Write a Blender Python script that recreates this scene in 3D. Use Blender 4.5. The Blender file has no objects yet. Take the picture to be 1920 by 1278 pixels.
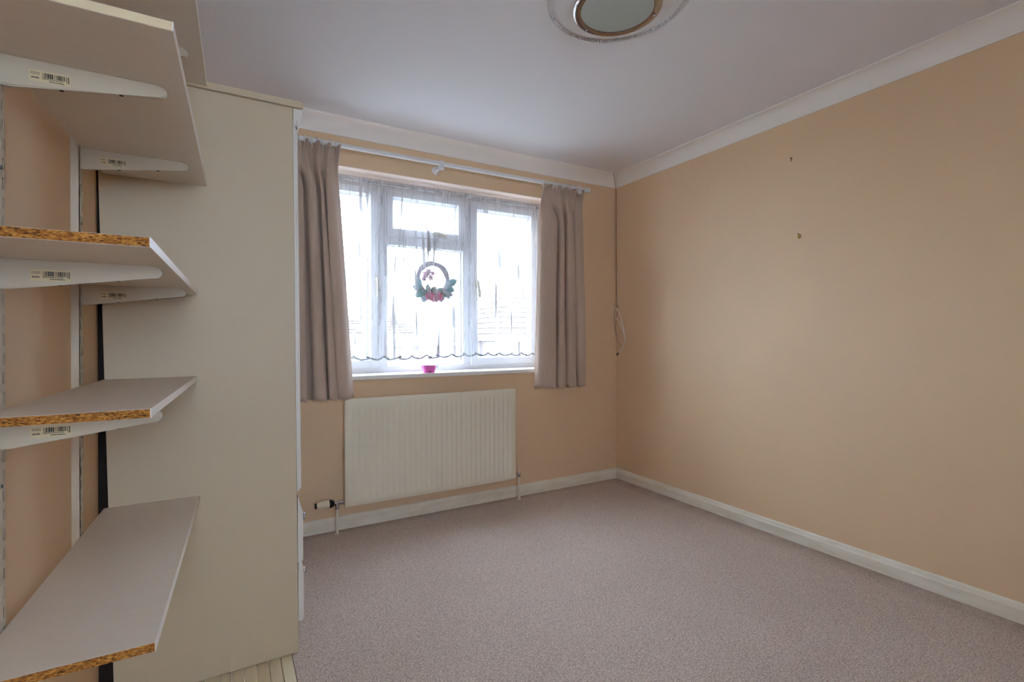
import bpy, bmesh, math, random
from mathutils import Vector, Matrix
random.seed(7)
scene = bpy.context.scene
COL = scene.collection

# ------------------------------------------------------------------ camera
cam_d = bpy.data.cameras.new('camera')
cam_d.sensor_width = 36.0
cam_d.lens = 930.0 / 1920.0 * 36.0
cam_d.shift_y = -7.0 / 1920.0
cam_d.clip_start = 0.02
cam = bpy.data.objects.new('camera', cam_d)
COL.objects.link(cam)
cam.location = (0, 0, 1.119)
cam.rotation_euler = (Matrix.Rotation(math.radians(-29.8), 3, 'Z') @ Matrix.Rotation(math.pi / 2, 3, 'X')
                      @ Matrix.Rotation(-0.003, 3, 'Z')).to_euler()
scene.camera = cam

# ------------------------------------------------------------------ world / light / exposure
SKY = 21.5
world = bpy.data.worlds.new('overcast_sky')
scene.world = world
world.use_nodes = True
bg = world.node_tree.nodes['Background']
bg.inputs['Color'].default_value = (0.80, 0.945, 1.18, 1)
bg.inputs['Strength'].default_value = SKY
scene.view_settings.view_transform = 'Standard'
scene.view_settings.look = 'None'
scene.view_settings.gamma = 1.0
scene.view_settings.use_curve_mapping = False
scene.view_settings.exposure = 0.0
cy = scene.cycles
cy.use_denoising = True
cy.max_bounces = 16
cy.diffuse_bounces = 12
cy.glossy_bounces = 4
cy.transparent_max_bounces = 24
cy.sample_clamp_indirect = 10.0

# ------------------------------------------------------------------ materials
def lin(c):
    c = c / 255.0
    return c / 12.92 if c <= 0.04045 else ((c + 0.055) / 1.055) ** 2.4
def rgb(r, g, b): return (lin(r), lin(g), lin(b), 1.0)

def mat(name, col, rough=0.6, var=0.0, scale=5.0, stretch=(1, 1, 1), bump=0.0, bscale=200.0,
        metal=0.0, spec=0.5, col2=None, detail=4.0, lo=0.35, hi=0.65, sheen=0.0, bdist=0.002):
    m = bpy.data.materials.new(name); m.use_nodes = True
    nt = m.node_tree; b = nt.nodes['Principled BSDF']
    b.inputs['Base Color'].default_value = col
    b.inputs['Roughness'].default_value = rough
    b.inputs['Metallic'].default_value = metal
    b.inputs['Specular IOR Level'].default_value = spec
    if sheen: b.inputs['Sheen Weight'].default_value = sheen
    tc = nt.nodes.new('ShaderNodeTexCoord')
    mp = nt.nodes.new('ShaderNodeMapping'); mp.inputs['Scale'].default_value = stretch
    nt.links.new(tc.outputs['Object'], mp.inputs['Vector'])
    n = nt.nodes.new('ShaderNodeTexNoise'); n.inputs['Scale'].default_value = scale; n.inputs['Detail'].default_value = detail
    nt.links.new(mp.outputs[0], n.inputs['Vector'])
    r = nt.nodes.new('ShaderNodeValToRGB')
    r.color_ramp.elements[0].position = lo; r.color_ramp.elements[1].position = hi
    if col2 is None:
        k = 1 - var; col2 = (col[0] * k, col[1] * k, col[2] * k, 1)
    r.color_ramp.elements[0].color = col2; r.color_ramp.elements[1].color = col
    nt.links.new(n.outputs['Fac'], r.inputs['Fac'])
    nt.links.new(r.outputs['Color'], b.inputs['Base Color'])
    if bump:
        n2 = nt.nodes.new('ShaderNodeTexNoise'); n2.inputs['Scale'].default_value = bscale; n2.inputs['Detail'].default_value = 3
        nt.links.new(mp.outputs[0], n2.inputs['Vector'])
        bp = nt.nodes.new('ShaderNodeBump'); bp.inputs['Strength'].default_value = bump; bp.inputs['Distance'].default_value = bdist
        nt.links.new(n2.outputs['Fac'], bp.inputs['Height'])
        nt.links.new(bp.outputs['Normal'], b.inputs['Normal'])
    return m

M = {}
M['wall'] = mat('beige_wall_paint', rgb(222, 192, 155), 0.62, 0.03, 2.2, bump=0.12, bscale=260)
M['ceiling'] = mat('ceiling_paint', rgb(232, 232, 236), 0.85, 0.015, 1.4, bump=0.08, bscale=180)
M['coving'] = mat('coving_paint', rgb(242, 238, 232), 0.7, 0.02, 3)
M['skirting'] = mat('skirting_gloss', rgb(234, 229, 215), 0.4, 0.0, 6, stretch=(1, 1, 5), col2=rgb(222, 214, 194), bump=0.15, bscale=30)
M['rear_wall'] = mat('bounce_cutting_brown', rgb(126, 98, 76), 0.7, 0.04, 2.2)  # brown picked so the unseen rear wall bounces less light
M['upvc'] = mat('white_upvc', rgb(232, 233, 236), 0.35, 0.02, 8)
M['sill'] = mat('sill_gloss', rgb(236, 232, 226), 0.3, 0.02, 8)
M['cream_panel'] = mat('cream_melamine', rgb(201, 185, 156), 0.5, 0.02, 3, bump=0.03, bscale=400)
M['gap_shade'] = mat('gap_shade_dark', rgb(26, 16, 11), 0.9, 0.2, 8)  # near-black, stands for the shade beside the wardrobe
M['white_trim'] = mat('white_moulding', rgb(228, 224, 216), 0.4, 0.02, 8)
M['shelf_white'] = mat('white_melamine_shelf', rgb(220, 210, 196), 0.42, 0.03, 10, stretch=(1, 6, 1))
M['edge_white'] = mat('white_edge_band', rgb(248, 245, 240), 0.35, 0.02, 10)
M['edge_cream'] = mat('cream_edge_band', rgb(222, 206, 168), 0.5, 0.04, 12)
M['metal_white'] = mat('white_enamelled_steel', rgb(198, 186, 164), 0.35, 0.02, 10)
M['slot'] = mat('slot_shade_gasket_grey', rgb(96, 98, 104), 0.7, 0.1, 20)  # gasket and screw grey, also the shade behind the upright slots
M['upright_side'] = mat('paint_smeared_upright', rgb(202, 190, 168), 0.5, 0.0, 9, stretch=(1, 1, .25), col2=rgb(190, 160, 122), lo=.3, hi=.5)
M['black_hole'] = mat('dark_screw_hole', rgb(25, 22, 20), 0.8, 0.1, 20)
M['sticker'] = mat('cream_sticker_paper', rgb(214, 198, 158), 0.6, 0.06, 60)
M['ink'] = mat('black_ink', rgb(24, 22, 24), 0.6, 0.1, 60)
M['chip'] = None
M['carpet'] = None
M['boards'] = mat('painted_floorboard', rgb(226, 214, 180), 0.45, 0.05, 10, stretch=(6, 1, 1))
M['radiator'] = mat('radiator_enamel', rgb(230, 221, 200), 0.32, 0.02, 6)
M['pipe'] = mat('painted_pipe', rgb(222, 212, 192), 0.45, 0.06, 20)
M['chrome'] = mat('chrome', rgb(200, 200, 205), 0.16, 0.03, 20, metal=1.0)
M['lamp_chrome'] = mat('polished_lamp_ring', rgb(178, 170, 165), 0.08, 0.03, 20, metal=1.0)
M['black'] = mat('black_plastic', rgb(20, 20, 22), 0.45, 0.1, 20)
M['cream_plastic'] = mat('cream_plastic', rgb(230, 218, 190), 0.4, 0.03, 20)
M['handle'] = mat('putty_plastic', rgb(196, 182, 158), 0.45, 0.05, 20)
M['reveal'] = mat('reveal_paint', rgb(228, 210, 196), 0.7, 0.02, 4)
M['curtain'] = mat('taupe_curtain_cloth', rgb(186, 164, 146), 0.85, 0.05, 60, stretch=(1, 1, .15), bump=0.25, bscale=900, sheen=0.25)
M['tape'] = mat('curtain_lining', rgb(214, 198, 184), 0.85, 0.04, 60)
M['ring'] = mat('white_curtain_ring', rgb(226, 224, 220), 0.35, 0.03, 20)
M['rod'] = mat('white_curtain_pole', rgb(226, 226, 226), 0.3, 0.02, 20)
M['rose'] = mat('plaster_rose_paint', rgb(226, 224, 224), 0.75, 0.02, 12)
M['frost'] = mat('frosted_lamp_glass', rgb(176, 186, 180), 0.25, 0.02, 6)
M['cable_brown'] = mat('brown_cable', rgb(178, 148, 118), 0.6, 0.1, 30)
M['cable_white'] = mat('white_cable', rgb(232, 228, 220), 0.4, 0.05, 30)
M['brass'] = mat('brass', rgb(190, 150, 70), 0.25, 0.08, 60, metal=1.0)
M['nail'] = mat('dull_nail', rgb(120, 96, 76), 0.5, 0.1, 60)
M['twig'] = mat('wreath_twig', rgb(128, 108, 112), 0.8, 0.25, 90)
M['leaf_teal'] = mat('teal_silk_leaf', rgb(70, 132, 130), 0.7, 0.2, 60)
M['leaf_green'] = mat('green_silk_leaf', rgb(70, 104, 70), 0.7, 0.2, 60)
M['leaf_grey'] = mat('grey_silk_leaf', rgb(150, 156, 162), 0.7, 0.15, 60)
M['petal'] = mat('pink_silk_petal', rgb(206, 60, 110), 0.7, 0.2, 60)
M['petal_pale'] = mat('pale_pink_petal', rgb(206, 150, 168), 0.7, 0.15, 60)
M['string'] = mat('string', rgb(120, 116, 118), 0.8, 0.1, 60)
M['pink'] = mat('pink_plastic', rgb(244, 120, 206), 0.35, 0.05, 30)
M['wire'] = mat('dark_wire', rgb(70, 66, 72), 0.4, 0.1, 30, metal=0.6)
M['ground'] = mat('garden_ground_grey', rgb(126, 126, 122), 0.9, 0.2, 2.0)  # grey keeps the light bounced up from outside neutral
M['rooftile'] = None
M['brick'] = mat('pale_render', rgb(152, 136, 126), 0.9, 0.12, 3)
M['ext_pane'] = mat('dark_window_glass', rgb(70, 76, 84), 0.15, 0.05, 2)
M['foliage'] = mat('tree_foliage', rgb(150, 156, 112), 0.9, 0.25, 3)
M['bark'] = mat('tree_bark', rgb(92, 80, 70), 0.9, 0.3, 6)

def make_carpet():
    m = bpy.data.materials.new('beige_carpet'); m.use_nodes = True
    nt = m.node_tree; b = nt.nodes['Principled BSDF']
    b.inputs['Roughness'].default_value = 0.95; b.inputs['Specular IOR Level'].default_value = 0.1
    b.inputs['Sheen Weight'].default_value = 0.2
    tc = nt.nodes.new('ShaderNodeTexCoord')
    n1 = nt.nodes.new('ShaderNodeTexNoise'); n1.inputs['Scale'].default_value = 190; n1.inputs['Detail'].default_value = 3
    n2 = nt.nodes.new('ShaderNodeTexNoise'); n2.inputs['Scale'].default_value = 1.7; n2.inputs['Detail'].default_value = 3
    n3 = nt.nodes.new('ShaderNodeTexNoise'); n3.inputs['Scale'].default_value = 420; n3.inputs['Detail'].default_value = 2
    for n in (n1, n2, n3): nt.links.new(tc.outputs['Object'], n.inputs['Vector'])
    r = nt.nodes.new('ShaderNodeValToRGB')
    r.color_ramp.elements[0].position = 0.32; r.color_ramp.elements[1].position = 0.66
    r.color_ramp.elements[0].color = rgb(156, 136, 122); r.color_ramp.elements[1].color = rgb(220, 204, 190)
    nt.links.new(n1.outputs['Fac'], r.inputs['Fac'])
    r2 = nt.nodes.new('ShaderNodeValToRGB')
    r2.color_ramp.elements[0].position = 0.35; r2.color_ramp.elements[1].position = 0.65
    r2.color_ramp.elements[0].color = (0.93, 0.92, 0.91, 1); r2.color_ramp.elements[1].color = (1, 1, 1, 1)
    nt.links.new(n2.outputs['Fac'], r2.inputs['Fac'])
    mx = nt.nodes.new('ShaderNodeMix'); mx.data_type = 'RGBA'; mx.blend_type = 'MULTIPLY'
    mx.inputs[0].default_value = 1.0
    nt.links.new(r.outputs['Color'], mx.inputs[6]); nt.links.new(r2.outputs['Color'], mx.inputs[7])
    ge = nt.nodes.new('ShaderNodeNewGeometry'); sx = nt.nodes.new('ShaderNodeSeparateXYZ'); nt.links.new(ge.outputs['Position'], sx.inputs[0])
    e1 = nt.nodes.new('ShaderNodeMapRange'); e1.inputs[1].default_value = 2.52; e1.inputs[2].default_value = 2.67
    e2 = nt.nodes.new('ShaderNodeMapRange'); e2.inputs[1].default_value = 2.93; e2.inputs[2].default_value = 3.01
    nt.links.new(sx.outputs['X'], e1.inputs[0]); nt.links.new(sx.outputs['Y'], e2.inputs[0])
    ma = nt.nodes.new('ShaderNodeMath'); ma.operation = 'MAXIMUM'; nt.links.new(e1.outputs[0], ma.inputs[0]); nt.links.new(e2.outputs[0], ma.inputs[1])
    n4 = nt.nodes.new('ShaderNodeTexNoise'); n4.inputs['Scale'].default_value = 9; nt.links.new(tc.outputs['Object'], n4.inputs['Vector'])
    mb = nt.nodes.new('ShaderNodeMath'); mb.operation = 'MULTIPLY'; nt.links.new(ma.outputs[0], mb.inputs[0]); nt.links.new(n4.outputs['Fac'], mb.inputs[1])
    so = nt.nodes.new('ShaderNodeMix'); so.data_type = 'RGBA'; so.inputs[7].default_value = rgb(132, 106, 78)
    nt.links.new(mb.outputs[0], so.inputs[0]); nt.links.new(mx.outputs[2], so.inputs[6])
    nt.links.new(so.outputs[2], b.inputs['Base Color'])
    bp = nt.nodes.new('ShaderNodeBump'); bp.inputs['Strength'].default_value = 0.6; bp.inputs['Distance'].default_value = 0.004
    nt.links.new(n3.outputs['Fac'], bp.inputs['Height']); nt.links.new(bp.outputs['Normal'], b.inputs['Normal'])
    return m
M['carpet'] = make_carpet()

def make_chip():
    m = bpy.data.materials.new('raw_chipboard'); m.use_nodes = True
    nt = m.node_tree; b = nt.nodes['Principled BSDF']; b.inputs['Roughness'].default_value = 0.9
    tc = nt.nodes.new('ShaderNodeTexCoord'); mp = nt.nodes.new('ShaderNodeMapping')
    mp.inputs['Scale'].default_value = (1, 1, 2.4); nt.links.new(tc.outputs['Object'], mp.inputs['Vector'])
    n = nt.nodes.new('ShaderNodeTexNoise'); n.inputs['Scale'].default_value = 190; n.inputs['Detail'].default_value = 5
    v = nt.nodes.new('ShaderNodeTexVoronoi'); v.inputs['Scale'].default_value = 210
    nt.links.new(mp.outputs[0], n.inputs['Vector']); nt.links.new(mp.outputs[0], v.inputs['Vector'])
    ad = nt.nodes.new('ShaderNodeMath'); ad.operation = 'MULTIPLY_ADD'; ad.inputs[1].default_value = 0.25
    sp = nt.nodes.new('ShaderNodeSeparateColor'); nt.links.new(v.outputs['Color'], sp.inputs[0])
    nt.links.new(sp.outputs[0], ad.inputs[0]); nt.links.new(n.outputs['Fac'], ad.inputs[2])
    r = nt.nodes.new('ShaderNodeValToRGB'); e = r.color_ramp.elements
    e[0].position = 0.4; e[0].color = rgb(70, 38, 14); e[1].position = 0.86; e[1].color = rgb(206, 152, 76)
    a = e.new(0.53); a.color = rgb(142, 88, 30); a2 = e.new(0.68); a2.color = rgb(172, 114, 44)
    nt.links.new(ad.outputs[0], r.inputs['Fac']); nt.links.new(r.outputs['Color'], b.inputs['Base Color'])
    bp = nt.nodes.new('ShaderNodeBump'); bp.inputs['Strength'].default_value = 0.5; bp.inputs['Distance'].default_value = 0.001
    nt.links.new(n.outputs['Fac'], bp.inputs['Height']); nt.links.new(bp.outputs['Normal'], b.inputs['Normal'])
    return m
M['chip'] = make_chip()

def make_net():
    m = bpy.data.materials.new('white_net_voile'); m.use_nodes = True
    nt = m.node_tree; nt.nodes.remove(nt.nodes['Principled BSDF'])
    out = nt.nodes['Material Output']
    tc = nt.nodes.new('ShaderNodeTexCoord')
    def noise(sc, det, lo, hi, a, b):
        mp = nt.nodes.new('ShaderNodeMapping'); mp.inputs['Scale'].default_value = sc; mp.inputs['Location'].default_value = (2.7, 0, 1.3)
        nt.links.new(tc.outputs['Object'], mp.inputs['Vector'])
        n = nt.nodes.new('ShaderNodeTexNoise'); n.inputs['Scale'].default_value = 1.0; n.inputs['Detail'].default_value = det
        n.inputs['Distortion'].default_value = 0.4
        nt.links.new(mp.outputs[0], n.inputs['Vector'])
        r = nt.nodes.new('ShaderNodeMapRange'); r.inputs[1].default_value = lo; r.inputs[2].default_value = hi
        r.inputs[3].default_value = a; r.inputs[4].default_value = b
        nt.links.new(n.outputs['Fac'], r.inputs[0]); return r
    fine = noise((90, 0, .8), 3, .3, .7, 0.22, 0.42)          # weave of the voile
    slub = noise((34, 0, 2.0), 2, .60, .65, 0.0, 0.80)        # gathered, doubled-up folds of cloth
    ad = nt.nodes.new('ShaderNodeMath'); ad.operation = 'ADD'; ad.use_clamp = True
    nt.links.new(fine.outputs[0], ad.inputs[0]); nt.links.new(slub.outputs[0], ad.inputs[1])
    tr = nt.nodes.new('ShaderNodeBsdfTransparent')
    d = nt.nodes.new('ShaderNodeBsdfDiffuse'); d.inputs['Color'].default_value = rgb(232, 230, 232)
    t = nt.nodes.new('ShaderNodeBsdfTranslucent'); t.inputs['Color'].default_value = (.26, .26, .27, 1)
    cm = nt.nodes.new('ShaderNodeMix'); cm.data_type = 'RGBA'; cm.inputs[6].default_value = (.26, .26, .27, 1); cm.inputs[7].default_value = (.17, .172, .18, 1)
    nt.links.new(slub.outputs[0], cm.inputs[0]); nt.links.new(cm.outputs[2], t.inputs['Color'])
    m1 = nt.nodes.new('ShaderNodeMixShader'); m1.inputs[0].default_value = 0.5
    nt.links.new(d.outputs[0], m1.inputs[1]); nt.links.new(t.outputs[0], m1.inputs[2])
    mf = nt.nodes.new('ShaderNodeMapRange'); mf.inputs[2].default_value = .8; mf.inputs[3].default_value = .5; mf.inputs[4].default_value = .22
    nt.links.new(slub.outputs[0], mf.inputs[0]); nt.links.new(mf.outputs[0], m1.inputs[0])
    mn = nt.nodes.new('ShaderNodeMath'); mn.operation = 'MINIMUM'; mn.inputs[1].default_value = .99
    nt.links.new(ad.outputs[0], mn.inputs[0])
    m2 = nt.nodes.new('ShaderNodeMixShader')
    nt.links.new(mn.outputs[0], m2.inputs[0]); nt.links.new(tr.outputs[0], m2.inputs[1]); nt.links.new(m1.outputs[0], m2.inputs[2])
    nt.links.new(m2.outputs[0], out.inputs['Surface'])
    return m
M['net'] = make_net()

def make_glass():
    m = bpy.data.materials.new('window_glass'); m.use_nodes = True
    nt = m.node_tree; nt.nodes.remove(nt.nodes['Principled BSDF'])
    tr = nt.nodes.new('ShaderNodeBsdfTransparent'); tr.inputs['Color'].default_value = (0.95, 0.97, 0.97, 1)
    gl = nt.nodes.new('ShaderNodeBsdfGlossy'); gl.inputs['Roughness'].default_value = 0.02
    mx = nt.nodes.new('ShaderNodeMixShader'); mx.inputs[0].default_value = 0.05
    nt.links.new(tr.outputs[0], mx.inputs[1]); nt.links.new(gl.outputs[0], mx.inputs[2])
    nt.links.new(mx.outputs[0], nt.nodes['Material Output'].inputs['Surface'])
    return m
M['glass'] = make_glass()
M['rooftile'] = mat('brown_roof_tile', rgb(124, 108, 100), 0.9, 0.2, 2.0)

# ------------------------------------------------------------------ geometry helpers
def box(bm, x0, x1, y0, y1, z0, z1, bev=0.0):
    vs = [bm.verts.new(p) for p in ((x0, y0, z0), (x1, y0, z0), (x1, y1, z0), (x0, y1, z0),
                                    (x0, y0, z1), (x1, y0, z1), (x1, y1, z1), (x0, y1, z1))]
    fs = [bm.faces.new([vs[i] for i in q]) for q in ((0, 3, 2, 1), (4, 5, 6, 7), (0, 1, 5, 4), (1, 2, 6, 5), (2, 3, 7, 6), (3, 0, 4, 7))]
    if bev:
        es = {e for f in fs for e in f.edges}
        bmesh.ops.bevel(bm, geom=list(es), offset=bev, segments=2, affect='EDGES', profile=0.6)
    return vs
def prism(bm, prof, axis, a, b):
    """extrude a closed 2-D profile along an axis; prof holds the other two coordinates in x,y,z order"""
    def P(p, t):
        return (t, p[0], p[1]) if axis == 'X' else ((p[0], t, p[1]) if axis == 'Y' else (p[0], p[1], t))
    A = [bm.verts.new(P(p, a)) for p in prof]; B = [bm.verts.new(P(p, b)) for p in prof]
    n = len(prof)
    for i in range(n):
        bm.faces.new((A[i], A[(i + 1) % n], B[(i + 1) % n], B[i]))
    bm.faces.new(A[::-1]); bm.faces.new(B)
def hexa(bm, pts):
    """8 points: bottom ring of four, then top ring of four"""
    vs = [bm.verts.new(p) for p in pts]
    for q in ((0, 3, 2, 1), (4, 5, 6, 7), (0, 1, 5, 4), (1, 2, 6, 5), (2, 3, 7, 6), (3, 0, 4, 7)):
        bm.faces.new([vs[i] for i in q])
def lathe(bm, prof, centre, axis='Z', seg=32, cap=True):
    """prof: list of (radius, height)"""
    rings = []
    for r, h in prof:
        ring = []
        for i in range(seg):
            a = 2 * math.pi * i / seg; c, s = r * math.cos(a), r * math.sin(a)
            p = (c, s, h) if axis == 'Z' else ((h, c, s) if axis == 'X' else (c, h, s))
            ring.append(bm.verts.new((centre[0] + p[0], centre[1] + p[1], centre[2] + p[2])))
        rings.append(ring)
    for A, B in zip(rings, rings[1:]):
        for i in range(seg):
            bm.faces.new((A[i], A[(i + 1) % seg], B[(i + 1) % seg], B[i]))
    if cap:
        if prof[0][0] > 1e-5: bm.faces.new(rings[0][::-1])
        if prof[-1][0] > 1e-5: bm.faces.new(rings[-1])
def tube(bm, pts, r, seg=8, closed=False):
    pts = [Vector(p) for p in pts]; n = len(pts); rings = []
    up = Vector((0.13, 0.21, 0.97)).normalized()
    for i, p in enumerate(pts):
        if closed: d = pts[(i + 1) % n] - pts[i - 1]
        else: d = pts[min(i + 1, n - 1)] - pts[max(i - 1, 0)]
        d.normalize()
        a = d.cross(up)
        if a.length < 0.05: a = d.cross(Vector((1, 0, 0)))
        a.normalize(); b = d.cross(a)
        rr = r[i] if isinstance(r, (list, tuple)) else r
        rings.append([bm.verts.new(p + a * rr * math.cos(2 * math.pi * k / seg) + b * rr * math.sin(2 * math.pi * k / seg)) for k in range(seg)])
    m = n if closed else n - 1
    for i in range(m):
        A, B = rings[i], rings[(i + 1) % n]
        for k in range(seg): bm.faces.new((A[k], A[(k + 1) % seg], B[(k + 1) % seg], B[k]))
    if not closed:
        bm.faces.new(rings[0][::-1]); bm.faces.new(rings[-1])
def spline(pts, n=10):
    P = [Vector(p) for p in pts]; out = []
    for i in range(len(P) - 1):
        p0, p1, p2, p3 = P[max(i - 1, 0)], P[i], P[i + 1], P[min(i + 2, len(P) - 1)]
        for k in range(n):
            t = k / n
            out.append(0.5 * ((2 * p1) + (p2 - p0) * t + (2 * p0 - 5 * p1 + 4 * p2 - p3) * t * t + (3 * p1 - p0 - 3 * p2 + p3) * t ** 3))
    out.append(P[-1]); return out
def quads(bm, rows):
    for A, B in zip(rows, rows[1:]):
        for i in range(len(A) - 1): bm.faces.new((A[i], A[i + 1], B[i + 1], B[i]))

ORIGIN = {}
def thing(name, loc, label, cat, group=None, kind=None):
    o = bpy.data.objects.new(name, None); COL.objects.link(o); o.location = loc
    o.empty_display_size = 0.1
    ORIGIN[o.name] = Vector(loc); tag(o, label, cat, group, kind); return o
def tag(o, label, cat, group=None, kind=None):
    o['label'] = label; o['category'] = cat
    if group: o['group'] = group
    if kind: o['kind'] = kind
def mesh(name, bm, m, parent=None, smooth=False, label=None, origin=None):
    """builder works in world metres; the mesh is stored about its thing's origin"""
    bmesh.ops.recalc_face_normals(bm, faces=bm.faces[:])
    if parent is not None: org = ORIGIN[parent.name]
    elif origin is not None: org = Vector(origin)
    else:
        xs = [v.co.x for v in bm.verts]; ys = [v.co.y for v in bm.verts]; zs = [v.co.z for v in bm.verts]
        org = Vector(((min(xs) + max(xs)) / 2, (min(ys) + max(ys)) / 2, min(zs)))
    for v in bm.verts: v.co -= org
    me = bpy.data.meshes.new(name); bm.to_mesh(me); bm.free()
    mats = m if isinstance(m, (list, tuple)) else [m]
    for x in mats: me.materials.append(x)
    if smooth:
        for p in me.polygons: p.use_smooth = True
    o = bpy.data.objects.new(name, me); COL.objects.link(o)
    ORIGIN[o.name] = org
    if parent is not None: o.parent = parent
    else: o.location = org
    if label: o['label'] = label
    return o
def autosmooth(o, deg=35):
    me = o.data
    for p in me.polygons: p.use_smooth = True
    me.set_sharp_from_angle(angle=math.radians(deg)); return o

# ------------------------------------------------------------------ room dimensions (metres)
WY = 3.022; RX = 2.687; CZ = 2.386; REAR = -1.5; CV = 0.086
def lx(y): return -0.365 + 0.028 * (y - 1.2)      # the left wall runs slightly askew

def structure(o, label, cat): tag(o, label, cat, kind='structure'); return o
# floor (carpet) and painted boards below the shelving
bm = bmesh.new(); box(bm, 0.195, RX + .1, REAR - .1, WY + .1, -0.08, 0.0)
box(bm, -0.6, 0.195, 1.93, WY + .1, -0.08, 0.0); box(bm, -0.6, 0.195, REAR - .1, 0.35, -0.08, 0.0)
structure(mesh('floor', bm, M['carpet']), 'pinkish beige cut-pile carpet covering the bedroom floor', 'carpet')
fb = thing('floor_boards', (-0.08, 1.14, -0.03), 'cream painted narrow boards on the floor beside the wardrobe foot', 'floorboards', kind='structure')
x = 0.193; k = 0
while x > -0.42:
    bm = bmesh.new(); box(bm, x - 0.0345, x, 0.35, 1.93, -0.06, -0.004 - 0.001 * (k % 3), 0.002)
    mesh('plank', bm, M['boards'], fb); x -= 0.0372; k += 1
# ceiling
bm = bmesh.new(); box(bm, -0.6, RX + .1, REAR - .1, WY + .1, CZ, CZ + 0.1)
structure(mesh('ceiling', bm, M['ceiling']), 'smooth off-white painted ceiling', 'ceiling')
# walls
OX0, OX1, OZ0, OZ1 = 0.24, 2.085, 0.872, 2.131
bm = bmesh.new()
box(bm, -0.6, OX0, WY, WY + .26, -0.08, CZ + .05); box(bm, OX1, RX + .1, WY, WY + .26, -0.08, CZ + .05)
box(bm, OX0, OX1, WY, WY + .26, -0.08, OZ0); box(bm, OX0, OX1, WY, WY + .26, OZ1, CZ + .05)
structure(mesh('wall_back', bm, M['wall']), 'tan painted wall around the bedroom window', 'wall')
wb = bpy.data.objects['wall_back']
bm = bmesh.new(); box(bm, OX0 + .001, OX1 - .001, WY + .0005, 3.186, OZ1 - .004, OZ1 + .0005); mesh('reveal_soffit', bm, M['reveal'], wb)
for a_, b_ in ((OX0 - .0005, OX0 + .004), (OX1 - .004, OX1 + .0005)):
    bm = bmesh.new(); box(bm, a_, b_, WY + .0005, 3.186, .895, OZ1 - .004); mesh('reveal_side', bm, M['reveal'], wb)
bm = bmesh.new(); box(bm, RX, RX + .12, REAR - .1, WY + .26, -0.08, CZ + .05)
structure(mesh('wall_right', bm, M['wall']), 'long bare beige wall with two picture hooks', 'wall')
bm = bmesh.new()
hexa(bm, [(lx(REAR) - .15, REAR - .1, -.08), (lx(REAR), REAR - .1, -.08), (lx(WY + .2), WY + .2, -.08), (lx(WY) - .15, WY + .2, -.08),
          (lx(REAR) - .15, REAR - .1, CZ + .05), (lx(REAR), REAR - .1, CZ + .05), (lx(WY + .2), WY + .2, CZ + .05), (lx(WY) - .15, WY + .2, CZ + .05)])
structure(mesh('wall_left', bm, M['wall']), 'beige wall behind the bracket shelves', 'wall')
QX0, QX1, QZ0, QZ1 = -.32, .62, .90, 2.05  # opening and deep reveal added to aim fill daylight forward
bm = bmesh.new(); box(bm, -0.6, QX0, REAR - .6, REAR, -0.08, CZ + .05); box(bm, QX1, RX + .1, REAR - .6, REAR, -0.08, CZ + .05)
box(bm, QX0, QX1, REAR - .6, REAR, -0.08, QZ0); box(bm, QX0, QX1, REAR - .6, REAR, QZ1, CZ + .05)
structure(mesh('wall_rear', bm, M['rear_wall']), 'unseen wall facing the window, made brown to cut bounced light', 'wall')

# coving: concave quarter profile
def cove(prof_d):
    pts = [(0, 0)]
    pts.append((CV, 0)); pts.append((CV, -0.006))
    for i in range(0, 9):
        a = math.pi / 2 * i / 8
        # concave arc between the ceiling lip and the wall lip
        pts.append((CV - 0.004 - (CV - 0.01) * math.sin(a) * 1.0 + 0.0, -CV + 0.006 + (CV - 0.014) * (1 - 0) * (math.cos(a)) ** 1))
    pts.append((0.006, -CV)); pts.append((0, -CV))
    return pts
def cove_profile():
    # from wall foot to ceiling lip, distance from wall d, depth below ceiling z
    pts = [(0.0, -CV), (0.006, -CV)]
    R = CV - 0.012
    for i in range(0, 11):
        a = math.pi / 2 * i / 10
        d = 0.006 + R * (1 - math.cos(a)); z = -CV + 0.004 + R * math.sin(a)
        pts.append((d, z))
    pts += [(CV - 0.004, -0.006), (CV, -0.006), (CV, 0.0), (0, 0.0)]
    return pts
CP = cove_profile()
bm = bmesh.new(); prism(bm, [(WY - d, CZ + z) for d, z in CP], 'X', lx(WY), RX)
structure(autosmooth(mesh('trim_back', bm, M['coving'])), 'white concave coving above the window wall', 'coving')
bm = bmesh.new(); prism(bm, [(RX - d, CZ + z) for d, z in CP], 'Y', REAR, WY)
structure(autosmooth(mesh('trim_right', bm, M['coving'])), 'white concave coving along the top of the long bare wall', 'coving')
bm = bmesh.new()
A = [bm.verts.new((lx(REAR) + d, REAR, CZ + z)) for d, z in CP]; B = [bm.verts.new((lx(WY) + d, WY, CZ + z)) for d, z in CP]
for i in range(len(CP)): bm.faces.new((A[i], A[(i + 1) % len(CP)], B[(i + 1) % len(CP)], B[i]))
structure(autosmooth(mesh('trim_left', bm, M['coving'])), 'white concave coving above the shelf wall', 'coving')

# skirting
SK = [(0, 0.0), (0.016, 0.0), (0.016, 0.052), (0.013, 0.058), (0.010, 0.072), (0.006, 0.077), (0, 0.077)]
bm = bmesh.new(); prism(bm, [(WY - d, z) for d, z in SK], 'X', -0.33, RX)
structure(mesh('baseboard_back', bm, M['skirting']), 'cream skirting board below the radiator', 'skirting')
bm = bmesh.new(); prism(bm, [(RX - d, z) for d, z in SK], 'Y', REAR, WY)
structure(mesh('baseboard_right', bm, M['skirting']), 'cream skirting board along the long bare wall', 'skirting')

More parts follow.
